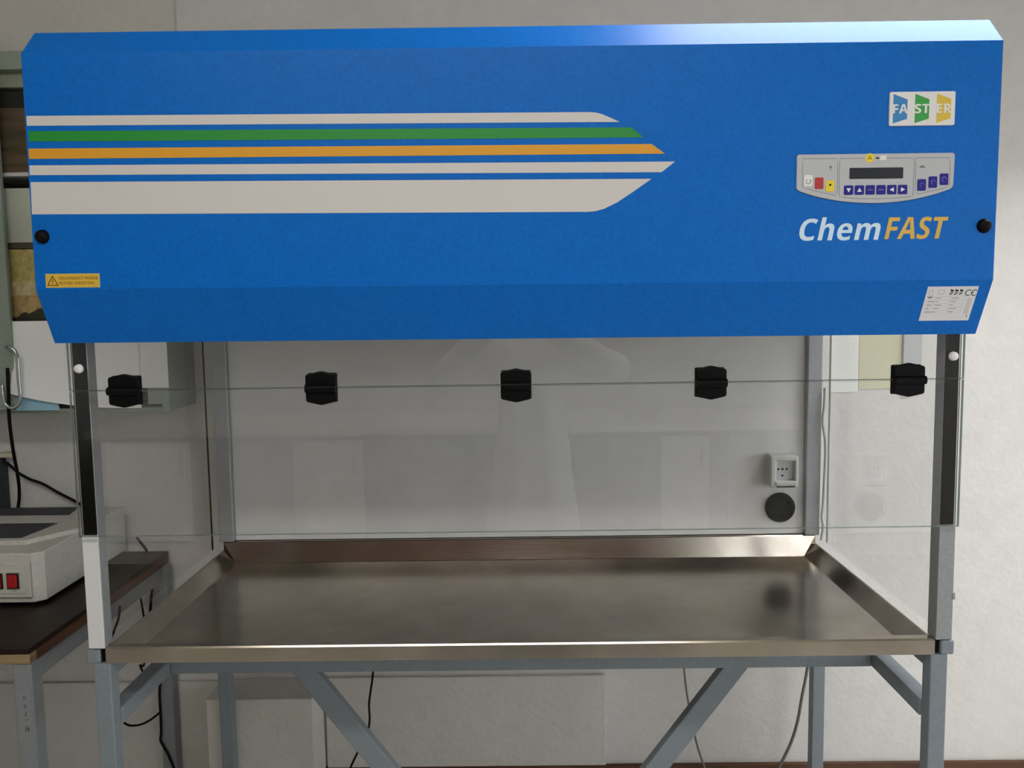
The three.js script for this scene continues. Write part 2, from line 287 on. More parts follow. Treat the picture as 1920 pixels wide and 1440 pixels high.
    g.strokeStyle = '#a9a9ad'; g.lineWidth = 2; for (const y of [110, 150, 190, 230, 270, 300]) { g.beginPath(); g.moveTo(24, y); g.lineTo(400, y); g.stroke(); } for (const x of [100, 260, 400]) { g.beginPath(); g.moveTo(x, 110); g.lineTo(x, 270); g.stroke(); }
    g.fillStyle = '#8b8b90'; for (let r = 0; r < 5; r++) for (let c = 0; c < 3; c++) g.fillRect([34, 114, 272][c], 124 + r * 39, 30 + 22 * ((r * 2 + c) % 3), 8);
    g.fillStyle = '#b4aca2'; for (let r = 0; r < 9; r++) g.fillRect(432, 136 + r * 20, 50, 9); g.fillStyle = '#1c1c1e'; g.fillRect(476, 318, 6, 28);
  });
  const rl = label('rating_label', 0.096, 0.0735, 0.0008, spec, 'white rating label with black printing');
  rl.rotation.set(Math.atan2(0.055, 0.105), 0, 0); rl.position.set(0.839, 1.602, 0.0768);
  // steel body behind the fascia
  mesh('cabinet_body', bx(-0.9, 0.9, 1.56, 2.13, -0.74, -0.022, 0.006), M.body, hood, 'grey steel housing behind the fascia');
  mesh('side_knob', bx(-0.925, -0.9, 1.70, 1.755, -0.06, -0.03, 0.004), M.black, hood);
  // corner posts of aluminium
  for (const s of [-1, 1]) {
    const p = mesh('post', bx(s * 0.872, s * 0.905, 0.897, 1.558, -0.036, 0, 0.003), M.alu, hood, 'aluminium front corner post');
    mesh('black_strip', bx(s * 0.873, s * 0.9, 1.145, 1.556, 0, 0.004, 0.001), M.black, p, 'black strip behind the glass');
    mesh('cover_strip', bx(s * 0.8715, s * 0.9045, 0.9, 1.143, 0, 0.004, 0.001), s < 0 ? M.postWhite : M.alu, p, s < 0 ? 'white cover strip' : 'grey cover strip');
    mesh('seal', bx(s * 0.905, s * 0.912, 0.9, 1.55, -0.03, -0.012, 0.001), M.black, p, 'black rubber seal');
    mesh('post', bx(s * 0.833, s * 0.875, 0.927, 1.558, -0.74, -0.7, 0.003), M.alu, hood, 'aluminium rear corner post');
    const b = mesh('foot_bracket', bx(s * 0.884, s * 0.912, 0.866, 0.897, -0.03, 0.002, 0.004), M.greyPaint, hood, 'grey post foot');
    mesh('gap', bx(s * 0.8705, s * 0.884, 0.868, 0.896, -0.03, -0.006, 0.001), M.black, b);
    mesh('bumper', (() => { const g = new THREE.LatheGeometry([[0, 0.008], [0.006, 0.0075], [0.0085, 0.005], [0.0092, 0]].map(([a, c]) => new THREE.Vector2(a, c)), 24); g.rotateX(Math.PI / 2); g.translate(s * 0.879, 1.493, 0.0205); return g; })(), M.white, hood, 'white round stop');
    const sp = mesh('side_pane', bx(s * 0.892, s * 0.898, 0.905, 1.558, -0.7, -0.038, 0), M.sideGlass, hood, 'glass side pane');
    mesh('pane_edge', bx(s * 0.8945, s * 0.8985, 0.905, 1.558, -0.703, -0.7, 0), s < 0 ? M.black : M.alu, sp);
  }
  mesh('clip', bx(0.9, 0.909, 0.985, 1.0, -0.02, 0.004, 0.001), M.alu, hood);
  // front sash: two panes joined by five hinges
  const upper = mesh('sash_pane', bx(-0.901, 0.901, 1.4485, 1.558, 0.0145, 0.0205, 0), M.glass, hood, 'upper glass pane of the folding sash');
  mesh('pane_edge', bx(-0.901, 0.901, 1.4475, 1.4485, 0.0145, 0.0205, 0), M.glassJoint, upper);
  const lower = mesh('sash_pane', bx(-0.901, 0.901, 1.1455, 1.4455, 0.0145, 0.0205, 0), M.glass, hood, 'lower glass pane of the folding sash');
  mesh('pane_edge', bx(-0.901, 0.901, 1.1445, 1.1455, 0.0145, 0.0205, 0), M.glassEdge, lower);
  mesh('pane_edge', bx(-0.901, 0.901, 1.4455, 1.446, 0.0145, 0.0205, 0), M.glassEdge, lower);
  for (const s of [-1, 1]) { mesh('pane_edge', bx(s * 0.901, s * 0.9025, 1.4475, 1.558, 0.0145, 0.0205, 0), M.glassEdge, upper); mesh('pane_edge', bx(s * 0.901, s * 0.9025, 1.1445, 1.446, 0.0145, 0.0205, 0), M.glassEdge, lower); }
  for (const x of [-0.788, -0.389, 0.004, 0.395, 0.79]) {
    const h = new THREE.Group(); h.name = 'hinge'; h.position.set(x, 1.447, 0.0205); h.userData.label = 'black moulded hinge'; hood.add(h);
    const leaf = (sg) => { const s = new THREE.Shape(); s.moveTo(-0.031, sg * 0.004); s.lineTo(-0.031, sg * 0.022); s.quadraticCurveTo(-0.031, sg * 0.0275, -0.026, sg * 0.0285); s.lineTo(-0.004, sg * 0.0335); s.quadraticCurveTo(0, sg * 0.0345, 0.004, sg * 0.0335); s.lineTo(0.026, sg * 0.0285); s.quadraticCurveTo(0.031, sg * 0.0275, 0.031, sg * 0.022); s.lineTo(0.031, sg * 0.004); s.closePath(); return ext(s, 0, 0.009, 0.0025); };
    mesh('leaf', leaf(1), M.black, h); mesh('leaf', leaf(-1), M.black, h);
    mesh('barrel', (() => { const g = new THREE.CylinderGeometry(0.0085, 0.0085, 0.061, 20); g.rotateZ(Math.PI / 2); g.translate(0, 0, 0.011); return g; })(), M.black, h);
    mesh('back_plate', bx(-0.03, 0.03, -0.03, 0.03, -0.013, -0.006, 0.003), M.black, h);
  }
  // back panel, socket and cable gland
  mesh('back_panel', bx(-0.833, 0.833, 0.927, 1.558, -0.74, -0.72, 0.002), M.panel, hood, 'pale grey back panel');
  const bz = -0.72, s0 = at(1437, 850, 'z', bz), s1 = at(1437, 909, 'z', bz), ox = s0.x, oy = s1.y, W = 0.08, Hh = s0.y - s1.y, D = 0.044;
  const so = new THREE.Group(); so.name = 'power_socket'; so.userData.label = 'white surface socket box'; hood.add(so);
  const os = rrect(ox, ox + W, oy, oy + Hh, 0.006); os.holes.push(new THREE.Path(rrect(ox + 0.017, ox + 0.07, oy + 0.02, oy + 0.077, 0.002).getPoints(4).reverse()));
  mesh('socket_box', ext(os, bz, D, 0.004), M.plastic, so);
  mesh('socket_face', bx(ox + 0.017, ox + 0.07, oy + 0.02, oy + 0.077, bz, bz + 0.03, 0.001), std({ color: 0xc3c6c6, roughness: 0.5 }), so, 'grey socket insert');
  for (const [u, v] of [[0.026, 0.052], [0.038, 0.052], [0.05, 0.052], [0.038, 0.033]]) mesh('pin_hole', disc(ox + u, oy + v, bz + 0.03, 0.0032, 0.0004, 12), M.black, so);
  mesh('cover_lip', bx(ox + 0.014, ox + 0.076, oy + 0.008, oy + 0.019, bz + D, bz + D + 0.006, 0.003), M.plastic, so);
  mesh('slot', bx(ox + 0.018, ox + 0.07, oy + 0.0015, oy + 0.005, bz + D - 0.004, bz + D + 0.001, 0.0005), M.black, so);
  const gc = at(1462, 951, 'z', bz), gl = new THREE.Group(); gl.name = 'cable_gland'; gl.userData.label = 'round black cable gland'; gl.position.set(gc.x, gc.y, bz); hood.add(gl);
  mesh('gland_disc', (() => { const g = new THREE.LatheGeometry([[0, 0.012], [0.028, 0.012], [0.031, 0.015], [0.039, 0.013], [0.0425, 0.008], [0.0435, 0]].map(([a, b]) => new THREE.Vector2(a, b)), 48); g.rotateX(Math.PI / 2); return g; })(), M.rubber, gl);
  for (const a of [2.6, -1.57, 0.6]) mesh('rib', (() => { const g = new RoundedBoxGeometry(0.016, 0.003, 0.004, 1, 0.001); g.translate(0.026, 0, 0.013); g.rotateZ(a); return g; })(), M.rubber, gl);
  // loose white sealing strip along the right rear edge
  const sp = [[1547, 727], [1546, 760], [1543, 790], [1548, 830], [1546, 900], [1543, 955], [1541, 968], [1544, 985], [1540, 1013]].map(([x, y]) => at(x, y, 'z', -0.69));
  mesh('sealing_strip', tube(sp, 0.0045, 60), M.plastic, hood, 'loose white sealing strip');
}

/* ---------- stainless steel worktop ---------- */
{
  const rings = [
    [0.872, 0, -0.745, 0.866, 0.866], [0.872, 0, -0.745, 0.8965, 0.922], [0.8695, -0.0025, -0.7435, 0.9, 0.926], [0.866, -0.022, -0.708, 0.9, 0.926], [0.8645, -0.024, -0.706, 0.899, 0.924], [0.828, -0.048, -0.69, 0.8685, 0.8685], [0.822, -0.052, -0.686, 0.868, 0.868]
  ]; // half width, front z, rear z, y at front and sides, y at rear
  const pos = [], q = (a, b, c, d) => pos.push(...a, ...b, ...c, ...a, ...c, ...d);
  const cn = ([w, zf, zr, y, yr]) => { return [[-w, y, zf], [w, y, zf], [w, y, zr], [-w, y, zr], yr]; };
  for (let i = 0; i + 1 < rings.length; i++) {
    const A = cn(rings[i]), B = cn(rings[i + 1]);
    for (let s = 0; s < 4; s++) {
      const a = [...A[s]], b = [...A[(s + 1) % 4]], c = [...B[(s + 1) % 4]], d = [...B[s]];
      if (s === 2) { a[1] = b[1] = A[4]; c[1] = d[1] = B[4]; }
      q(a, b, c, d);
      if (s === 2) for (const k of [2, 3]) { const lo = A[k], lb = B[k], hi = [lo[0], A[4], lo[2]], hb = [lb[0], B[4], lb[2]]; q(lo, hi, hb, lb); }
    }
  }
  const t = thing('worktop_tray', 'brushed stainless steel worktop tray with raised rims under the glass front', 'worktop');
  const build = () => { const g = new THREE.BufferGeometry(); g.setAttribute('position', new THREE.Float32BufferAttribute(pos.splice(0), 3)); g.computeVertexNormals(); return uvm(g); };
  const Bt = cn(rings[0]); q(Bt[3], Bt[2], Bt[1], Bt[0]);
  mesh('rim', build(), M.steel, t, 'polished steel rim');
  const Fl = cn(rings.at(-1)); q(Fl[0], Fl[1], Fl[2], Fl[3]);
  mesh('pan', build(), M.steel, t, 'flat steel work surface');
}

/* ---------- stand under the cabinet ---------- */
{
  const t = thing('support_stand', 'grey painted steel tube stand with diagonal braces under the steel worktop', 'stand');
  const w = 0.036, m = M.greyPaint;
  for (const s of [-1, 1]) {
    mesh('leg', bx(s * 0.9, s * (0.9 - w), 0, 0.866, -w, 0, 0.003), m, t); mesh('leg', bx(s * 0.9, s * (0.9 - w), 0, 0.866, -0.7 - w, -0.7, 0.003), m, t);
    mesh('side_rail', bx(s * 0.898, s * 0.86, 0.715, 0.752, -0.7, -w, 0.003), m, t);
    mesh('side_rail', bx(s * 0.898, s * 0.86, 0.06, 0.096, -0.7, -w, 0.003), m, t);
    mesh('brace', bar([s * 0.54, 0.728, -0.3], [s * 0.06, 0.085, -0.3], 0.05, 0.03), m, t, 'diagonal brace');
    mesh('top_rail', bx(s * 0.898, s * 0.864, 0.83, 0.866, -0.7, -w, 0.003), m, t);
  }
  mesh('cross_rail', bx(-0.86, 0.86, 0.715, 0.756, -0.318, -0.282, 0.003), m, t);
  mesh('cross_rail', bx(-0.86, 0.86, 0.06, 0.096, -0.318, -0.282, 0.003), m, t);
}

/* ---------- cables behind the stand ---------- */
{
  const cable = (pts, z, r, m, label) => tag(mesh('cable', tube(pts.map(([x, y, dz = 0]) => at(x, y, 'z', z + dz)), r, 60), m), label, 'cable');
  const grey = std({ color: 0x76746e, roughness: 0.6 });
  cable([[704, 1200], [699, 1266], [692, 1320], [693, 1350], [689, 1375], [679, 1395], [666, 1420], [655, 1445], [640, 1500]], -0.78, 0.0033, M.rubber, 'black cable hanging behind the diagonal brace beside the pipe boxing');
  cable([[1280, 1200], [1283, 1258], [1288, 1300], [1297, 1350], [1308, 1400], [1323, 1445], [1340, 1495]], -0.85, 0.0035, grey, 'thin grey cable running down the wall behind a diagonal brace');
  cable([[1520, 1200], [1513, 1258], [1503, 1310], [1496, 1350], [1484, 1390], [1460, 1440], [1430, 1495]], -0.82, 0.005, grey, 'grey cable curving down the wall next to the rear stand leg');
  cable([[301, 1270], [299, 1300], [301, 1340], [302, 1375], [301, 1388], [306, 1398], [314, 1412], [330, 1450]], -0.83, 0.0042, M.rubber, 'black cable hanging down in front of the bench rear leg');
  cable([[232, 1355], [242, 1360], [262, 1359], [280, 1351], [296, 1339], [302, 1333]], -0.83, 0.0036, M.rubber, 'short loose black cable end sticking out beside the bench leg');
  cable([[256, 1007], [266, 1020], [275, 1033], [272, 1050], [262, 1072], [250, 1088]], -0.885, 0.004, M.rubber, 'black cable dropping behind the bench beside the white instrument');
  cable([[286, 1088], [285, 1105], [283, 1128], [281, 1160]], -0.875, 0.0045, M.rubber, 'black cable seen under the bench top through the side glass');
  cable([[255, 1110], [263, 1122], [267, 1140], [272, 1180], [268, 1250], [262, 1245], [275, 1275]], -0.87, 0.0032, M.rubber, 'thin black cable looping below the bench top');
  cable([[225, 1137], [222, 1160], [213, 1185], [206, 1205]], -0.5, 0.0035, M.rubber, 'black cable hanging from the side of the bench');
}

/* ---------- bench on the left ---------- */
{
  const t = thing('lab_bench', 'old laboratory bench with dark top, worn wooden edge and grey legs beside the fume cabinet', 'bench');
  const R = -1.105, Lx = -2.3, zf = -0.116, zr = -0.885;
  mesh('bench_top', bx(Lx, R, 0.838, 0.85, zr, zf, 0.003), M.benchTop, t, 'dark brown bench top');
  mesh('front_edge', bx(Lx, R, 0.815, 0.838, zf - 0.03, zf, 0.003), M.edge, t, 'worn pale front edge');
  mesh('side_edge', bx(R - 0.03, R, 0.812, 0.838, zr, zf - 0.03, 0.003), M.wood, t, 'brown wooden side edge');
  mesh('side_rail', bx(R - 0.036, R - 0.006, 0.765, 0.812, zr + 0.04, zf - 0.045, 0.003), M.benchLeg, t);
  const legTex = canvasTex(128, 512, (g, w, h) => { g.fillStyle = '#868b8f'; g.fillRect(0, 0, w, h); g.strokeStyle = '#2a3040'; g.lineWidth = 5; g.lineCap = 'round';
    for (const [x, y, k] of [[66, 60, 0], [66, 150, 1], [70, 225, 2], [74, 285, 3], [72, 380, 4]]) { g.save(); g.translate(x, y); g.beginPath();
      if (k === 0) { g.arc(0, 0, 12, 0, 6); g.moveTo(10, 8); g.lineTo(-10, 26); } else if (k === 1) { g.arc(0, -6, 9, 0, 5.5); g.moveTo(8, -2); g.lineTo(4, 24); } else if (k === 2) { g.moveTo(-8, -14); g.quadraticCurveTo(14, -16, 4, 4); g.lineTo(-10, 18); g.lineTo(12, 14); } else if (k === 3) { g.moveTo(-14, 10); g.lineTo(14, -8); } else { g.moveTo(-16, 36); g.lineTo(-8, -30); g.lineTo(10, 24); g.lineTo(18, -34); g.moveTo(-2, 4); g.arc(8, 4, 14, 3, 8); } g.stroke(); g.restore(); } });
  const leg = (x1, z1) => mesh('leg', bx(x1 - 0.043, x1, 0, 0.815, z1 - 0.043, z1, 0.003), M.benchLeg, t);
  const fl = leg(R, zf - 0.004); leg(R + 0.01, zr + 0.05); leg(Lx + 0.06, zf - 0.004); leg(Lx + 0.06, zr + 0.05);
  const tagm = mesh('handwritten_tape', new THREE.BoxGeometry(0.03, 0.12, 0.0006), [M.benchLeg, M.benchLeg, M.benchLeg, M.benchLeg, std({ map: legTex, roughness: 0.6 }), M.benchLeg], fl, 'handwritten marks on the leg');
  tagm.position.set(R - 0.0205, 0.69, zf - 0.0037);
}
/* ---------- white instrument on the bench ---------- */
{
  const t = thing('gel_dryer', 'white benchtop instrument with dark slate platform and red rocker switches on the bench', 'instrument');
  const R = -1.232, L = -1.72, zf = -0.4, zr = -0.87, y0 = 0.862, y1 = 0.985;
  mesh('housing', (() => { const c = 0.022, s = new THREE.Shape([[L, -zf], [R - c, -zf], [R, -zf - 0 + -0.0 - c * -0 + 0], [R, -zr], [L, -zr]].map(([x, y]) => new THREE.Vector2(x, y)));
    const sh = new THREE.Shape(); sh.moveTo(L, zr); sh.lineTo(R, zr); sh.lineTo(R, zf - c); sh.lineTo(R - c, zf); sh.lineTo(L, zf); sh.closePath();
    const g = new THREE.ExtrudeGeometry(sh, { depth: y1 - y0, bevelEnabled: true, bevelSize: 0.004, bevelThickness: 0.004, bevelOffset: -0.004, bevelSegments: 2 }); g.rotateX(Math.PI / 2); g.translate(0, y1, 0);
    return uvm(g); })(), M.device, t, 'white painted housing');
  for (const [x, z] of [[R - 0.05, zf - 0.05], [R - 0.05, zr + 0.05], [L + 0.05, zf - 0.05], [L + 0.05, zr + 0.05]]) mesh('foot', (() => { const g = new THREE.CylinderGeometry(0.014, 0.016, 0.012, 16); g.translate(x, 0.856, z); return g; })(), M.rubber, t);
  const c = mesh('switch_plate', bx(L + 0.2, R - 0.024, y0 + 0.012, y0 + 0.105, zf + 0.002, zf + 0.008, 0.003), M.device, t, 'raised front plate with switches');
  mesh('switch_frame', bx(L + 0.28, R - 0.037, y0 + 0.024, y0 + 0.085, zf + 0.008, zf + 0.01, 0.001), std({ color: 0xc9ccc0, roughness: 0.5 }), c);
  for (const x of [at(29, 1087, 'z', zf).x, at(29, 1087, 'z', zf).x - 0.042, at(29, 1087, 'z', zf).x - 0.084]) {
    const y = at(29, 1087, 'z', zf).y; const s = mesh('rocker_switch', bx(x - 0.016, x + 0.016, y - 0.021, y + 0.021, zf + 0.01, zf + 0.013, 0.001), std({ color: 0x3a0c0c, roughness: 0.4 }), t, 'red rocker switch');
    mesh('rocker', bx(x - 0.012, x + 0.012, y - 0.017, y + 0.017, zf + 0.013, zf + 0.017, 0.002), M.red, s);
    mesh('mark', plate([[x - 0.004, y - 0.0265], [x + 0.008, y - 0.0265], [x + 0.008, y - 0.025], [x - 0.004, y - 0.025]], zf + 0.0098, 0.0006), M.line, s);
  }
  // platform
  const pf = mesh('platform', (() => { const sh = new THREE.Shape(); const a = at(45, 1015, 'y', 1.0), b = at(152, 950, 'y', 1.0); sh.moveTo(L - 0.02, -a.z - 0.0); sh.lineTo(a.x, -a.z); sh.lineTo(R + 0.012, -a.z + 0.14); sh.lineTo(R + 0.012, 0.85); sh.lineTo(L - 0.02, 0.85); sh.closePath();
    const g = new THREE.ExtrudeGeometry(sh, { depth: 0.01, bevelEnabled: true, bevelSize: 0.002, bevelThickness: 0.002, bevelOffset: -0.002, bevelSegments: 1 }); g.rotateX(-Math.PI / 2); g.translate(0, 0.99, 0); return uvm(g); })(), M.device, t, 'pale platform rim');
  const slab = (x0, x1, x2, z0, z1) => { const sh = new THREE.Shape(); sh.moveTo(L, -z0); sh.lineTo(x0, -z0); sh.lineTo(x1, -z1); sh.lineTo(x2, -z1); sh.lineTo(L, -z1); sh.closePath(); const g = new THREE.ExtrudeGeometry(sh, { depth: 0.004, bevelEnabled: false }); g.rotateX(-Math.PI / 2); g.translate(0, 1.0, 0); return g; };
  const a = at(40, 1008, 'y', 1.003), b = at(108, 981, 'y', 1.003), d = at(130, 965, 'y', 1.003), e = at(150, 950, 'y', 1.003);
  mesh('slate_panel', slab(a.x, b.x, b.x - 0.02, a.z, b.z), M.slate, t, 'dark slate panel');
  mesh('slate_panel', slab(d.x, Math.min(e.x, R + 0.005), e.x - 0.1, d.z, Math.max(e.z, -0.845)), M.slate, t, 'dark slate panel');
}
{ // post, plug and leads behind the instrument
  const zw = -0.886;
  const t = thing('support_post', 'dark green metal post standing behind the white instrument', 'post');
  const a = at(4, 960, 'z', zw), b = at(17, 960, 'z', zw);
  mesh('column', bx(a.x - 0.008, b.x, 0.862, at(8, 866, 'z', zw).y, zw - 0.012, zw + 0.006, 0.002), std({ color: 0x1f2d2c, roughness: 0.5 }), t);
  mesh('base_plate', bx(a.x - 0.03, b.x + 0.02, 0.85, 0.862, zw - 0.012, zw + 0.012, 0.002), std({ color: 0x1f2d2c, roughness: 0.5 }), t);
  const p = thing('wall_plug', 'small beige plug on the wall where the black leads meet', 'plug');
  const c = at(14, 852, 'z', -0.88);
  mesh('plug_body', bx(c.x - 0.025, c.x + 0.022, c.y - 0.009, c.y + 0.007, WALL, -0.865, 0.004), std({ color: 0xc9c2ac, roughness: 0.5 }), p);
  mesh('cable_collar', (() => { const g = new THREE.CylinderGeometry(0.006, 0.007, 0.02, 16); g.translate(c.x - 0.01, c.y - 0.016, -0.875); return g; })(), M.rubber, p);
  const cab = (pts, z, r, label) => tag(mesh('cable', tube(pts.map(([x, y, dz = 0]) => at(x, y, 'z', z + dz)), r, 60), M.rubber), label, 'cable');
  cab([[14, 690, 0.2], [16, 740, 0.2], [17, 780, 0.195], [24, 840, 0.12], [27, 858, 0.1], [33, 890, 0.03], [36, 915, 0], [36, 935, -0.02], [34, 950, -0.02], [32, 975, -0.02]], -0.862, 0.005, 'black lead hanging down the wall past the cabinet door handle');
  cab([[-20, 848], [0, 860], [18, 872], [34, 886], [55, 898], [80, 907], [110, 924], [145, 942], [165, 955]], -0.872, 0.0046, 'black lead running down the wall from the beige plug to the instrument');
}

/* ---------- wall cabinet with papers ---------- */
{
  const t = thing('wall_cabinet', 'grey green wall cabinet with open bay and a closed door with looped handle', 'cabinet');
  const R = -1.0, L = -2.3, y0 = 1.315, y1 = 2.33, z0 = WALL, z1 = -0.7, m = M.cabinet, k = 0.022;
  mesh('back_board', bx(L, R, y0, y1, z0, z0 + 0.006, 0), m, t);
  mesh('side_panel', bx(R - k, R, y0, y1, z0, z1, 0.002), m, t); mesh('side_panel', bx(L, L + k, y0, y1, z0, z1, 0.002), m, t);
  mesh('front_stile', bx(R - 0.062, R - k, y0 + k, y1 - 0.05, z1 - 0.015, z1, 0.002), m, t);
  mesh('bottom_panel', bx(L + k, R - k, y0, y0 + k * 0.6, z0, z1, 0.002), m, t);
  mesh('top_rail', bx(L + k, R - k, y1 - 0.05, y1, z0, z1, 0.002), m, t);
  const sy = at(25, 325, 'z', z1).y;
  mesh('shelf', bx(-1.53, R - k, sy - 0.006, sy + 0.005, z0, z1 - 0.016, 0.001), M.plastic, t, 'pale shelf board');
  mesh('divider', bx(-1.53, -1.515, y0 + k, y1 - 0.05, z0, z1 - 0.016, 0.001), m, t);
  const xd = at(24, 640, 'z', z1 + 0.01).x;
  const d = mesh('door', bx(L + 0.01, xd, y0 + 0.012, y1 - 0.055, z1, z1 + 0.016, 0.003), m, t, 'closed grey green door');
  const hp = [[12, 651], [20, 652], [27, 657], [32, 668], [34, 690], [36, 720], [38, 745], [34, 759], [22, 765], [11, 758], [5, 742], [3, 722]].map(([x, y], i) => at(x, y, 'z', z1 + (i === 0 ? 0.018 : 0.045)));
  mesh('looped_handle', tube(hp, 0.0055, 80), M.chrome, d, 'looped metal handle');
  // things in the open bay
  const zi = z1 - 0.03;
  const rect = (x0, x1, yt, yb, z) => { const a = at(x0, yt, 'z', z), b = at(x1, yb, 'z', z); return [a.x, b.x, b.y, a.y]; };
  const put = (name, r, zA, zB, mat, label, cat, group) => tag(mesh(name, bx(r[0], r[1], r[2], r[3], zA, zB, 0.002), mat), label, cat, group);
  put('storage_box', [-1.51, -1.07, sy + 0.006, at(25, 202, 'z', zi).y], -0.885, zi, std({ color: 0x6e6450, roughness: 0.8, map: grainTex }), 'brown cardboard box on the pale shelf of the wall cabinet', 'box');
  put('shaded_gap', [-1.51, -1.07, at(25, 200, 'z', zi).y, at(25, 166, 'z', zi).y], -0.885, zi - 0.02, std({ color: 0x26261e, roughness: 0.7 }), 'dark block coloured as the shade in the gap above the cardboard box', 'case');  // dark block standing in for the shade between the two boxes
  put('paper_stack', [-1.51, -1.07, at(25, 164, 'z', zi).y, at(25, 119, 'z', zi).y], -0.885, zi, std({ color: 0x9fa892, roughness: 0.8, map: speckTex }), 'pale green box of papers above the dark shaded gap', 'box');
  // loose sheets standing in the lower bay
  const sheetY = (px, py, z) => at(px, py, 'z', z).y;
  put('paper_sheet', [-1.512, -1.10, sheetY(30, 455, -0.725), sheetY(30, 353, -0.725)], -0.726, -0.725, std({ color: 0xbfc6b6, roughness: 0.8 }), 'pale grey sheet taped below the cabinet shelf', 'paper');
  put('tape_strip', [-1.512, -1.24, sheetY(30, 466, -0.724), sheetY(30, 456, -0.724)], -0.7248, -0.7242, std({ color: 0x4c4c40, roughness: 0.6 }), 'dark tape strip across the foot of the pale grey sheet', 'tape');
  const poster = dataTex(128, (u, v) => { const n = fbm(u, v, 5, 61), m = fbm(u, v, 16, 63), ridge = 0.1 + 0.2 * u + 0.12 * (n - 0.5);
    const c = v < ridge ? [0.2, 0.22, 0.15] : v < 0.42 ? [0.74 + 0.2 * (n - 0.5), 0.6, 0.4] : v < 0.6 ? [0.8, 0.74, 0.56] : [0.73, 0.67, 0.42]; const k = 0.8 + 0.4 * m; return c.map((x) => x * k); }, true);
  { const a = at(12, 468, 'z', -0.725), b = at(100, 616, 'z', -0.725); const m = new THREE.Mesh(new THREE.BoxGeometry(b.x + 1.505, a.y - b.y, 0.002), [M.white, M.white, M.white, M.white, std({ map: poster, roughness: 0.5 }), M.white]); m.name = numbered('poster'); m.position.set((b.x - 1.505) / 2, (a.y + b.y) / 2, -0.725); m.castShadow = m.receiveShadow = true; scene.add(m); tag(m, 'ochre landscape picture with dark green foreground in the wall cabinet', 'picture'); }
  // white sheet whose lower edge curls up
  const curl = (x0, x1, yt, yb, z, sag) => { const g = new THREE.PlaneGeometry(1, 1, 24, 16), p = g.attributes.position; for (let i = 0; i < p.count; i++) { const u = p.getX(i) + 0.5, v = p.getY(i) + 0.5; const yb2 = yb + sag * Math.pow(1 - u, 2.2); p.setXYZ(i, x0 + (x1 - x0) * u, yb2 + (yt - yb2) * v, z + 0.03 * Math.pow(1 - v, 3) * (1 - u)); } g.computeVertexNormals();
    const back = g.clone(); back.translate(0, 0, -0.0008); return mergeGeometries([g, back]); };
  const wz = -0.694;
  tag(mesh('paper_sheet', curl(at(22, 640, 'z', wz).x, at(262, 700, 'z', wz).x, sheetY(60, 602, wz), sheetY(262, 765, wz), wz, 0.05), std({ color: 0xf6f8f8, roughness: 0.7, side: THREE.DoubleSide })), 'large white sheet with curled lower edge in the wall cabinet', 'paper');
  put('paper_sheet', [at(262, 700, 'z', -0.697).x - 0.1, at(314, 680, 'z', -0.697).x, sheetY(290, 727, -0.697), 1.9], -0.698, -0.697, std({ color: 0xf0f3f1, roughness: 0.7 }), 'white sheet with straight edge at the right end of the wall cabinet', 'paper');
  { const z = -0.688, q = [[20, 770], [30, 735], [38, 731], [98, 725], [104, 738], [113, 769]].map(([x, y]) => { const v = at(x, y, 'z', z); return [v.x, v.y]; });
    tag(mesh('paper_sheet', plate(q, z, 0.001), std({ color: 0x9cc8dc, roughness: 0.7 })), 'light blue paper sheet standing at the bottom of the wall cabinet', 'paper'); }
}

/* ---------- notices on the right of the back wall ---------- */
{
  const r = (x0, x1, yb) => { const a = at(x0, 690, 'z', WALL), b = at(x1, 690, 'z', WALL), c = at((x0 + x1) / 2, yb, 'z', WALL); return [a.x, b.x, c.y]; };
  let [a, b, c] = r(1556, 1609, 735);
  tag(mesh('notice_sheet', bx(a, b, c, 1.85, WALL, WALL + 0.002, 0), std({ color: 0xf0f2ee, roughness: 0.7 })), 'white notice sheet on the wall behind the right side glass', 'paper');
  [a, b, c] = r(1610, 1689, 729);
  tag(mesh('notice_sheet', bx(a, b, c, 1.85, WALL, WALL + 0.002, 0), std({ color: 0xd2d1b2, roughness: 0.7 })), 'pale yellow notice sheet on the wall beside the white one', 'paper');
  [a, b, c] = r(1690, 1726, 735);
  tag(mesh('cable_trunking', mergeGeometries([bx(a, a + 0.025, c, 1.9, WALL, WALL + 0.012, 0.002), bx(a + 0.025, b, c, 1.9, WALL, WALL + 0.008, 0.002)]), std({ color: 0xb9bcbc, roughness: 0.5 })), 'grey cable trunking on the wall beside the yellow notice', 'trunking');
}

/* ---------- ceiling battens ---------- */
for (const { x, y, z, length: l, width: w, skirt, face = 0.006 } of BATTENS) {
  const t = thing('ceiling_lamp', skirt ? 'fluorescent ceiling batten with deep dark skirts above the fume cabinet' : 'unseen open white ceiling batten added above the photographer as frontal fill', 'lamp');
  mesh('lamp_housing', bx(x - l / 2 - 0.03, x + l / 2 + 0.03, y + face, 2.9, z - w / 2 - (skirt ? 0.02 : 0), z + w / 2 + (skirt ? 0.02 : 0), 0.004), M.white, t);
  if (skirt) for (const s of [-1, 1]) mesh('lamp_skirt', bx(x - l / 2 - 0.03, x + l / 2 + 0.03, y - skirt, y + 0.02, z + s * (w / 2 + 0.006), z + s * (w / 2 + 0.02), 0.002), std({ color: 0x2c2d2f, roughness: 0.6 }), t);
  mesh('diffuser', bx(x - l / 2, x + l / 2, y, y + face, z - w / 2, z + w / 2, 0), std({ color: 0xffffff, emissive: 0xfff4e0, emissiveIntensity: 3, roughness: 0.6 }), t);
}

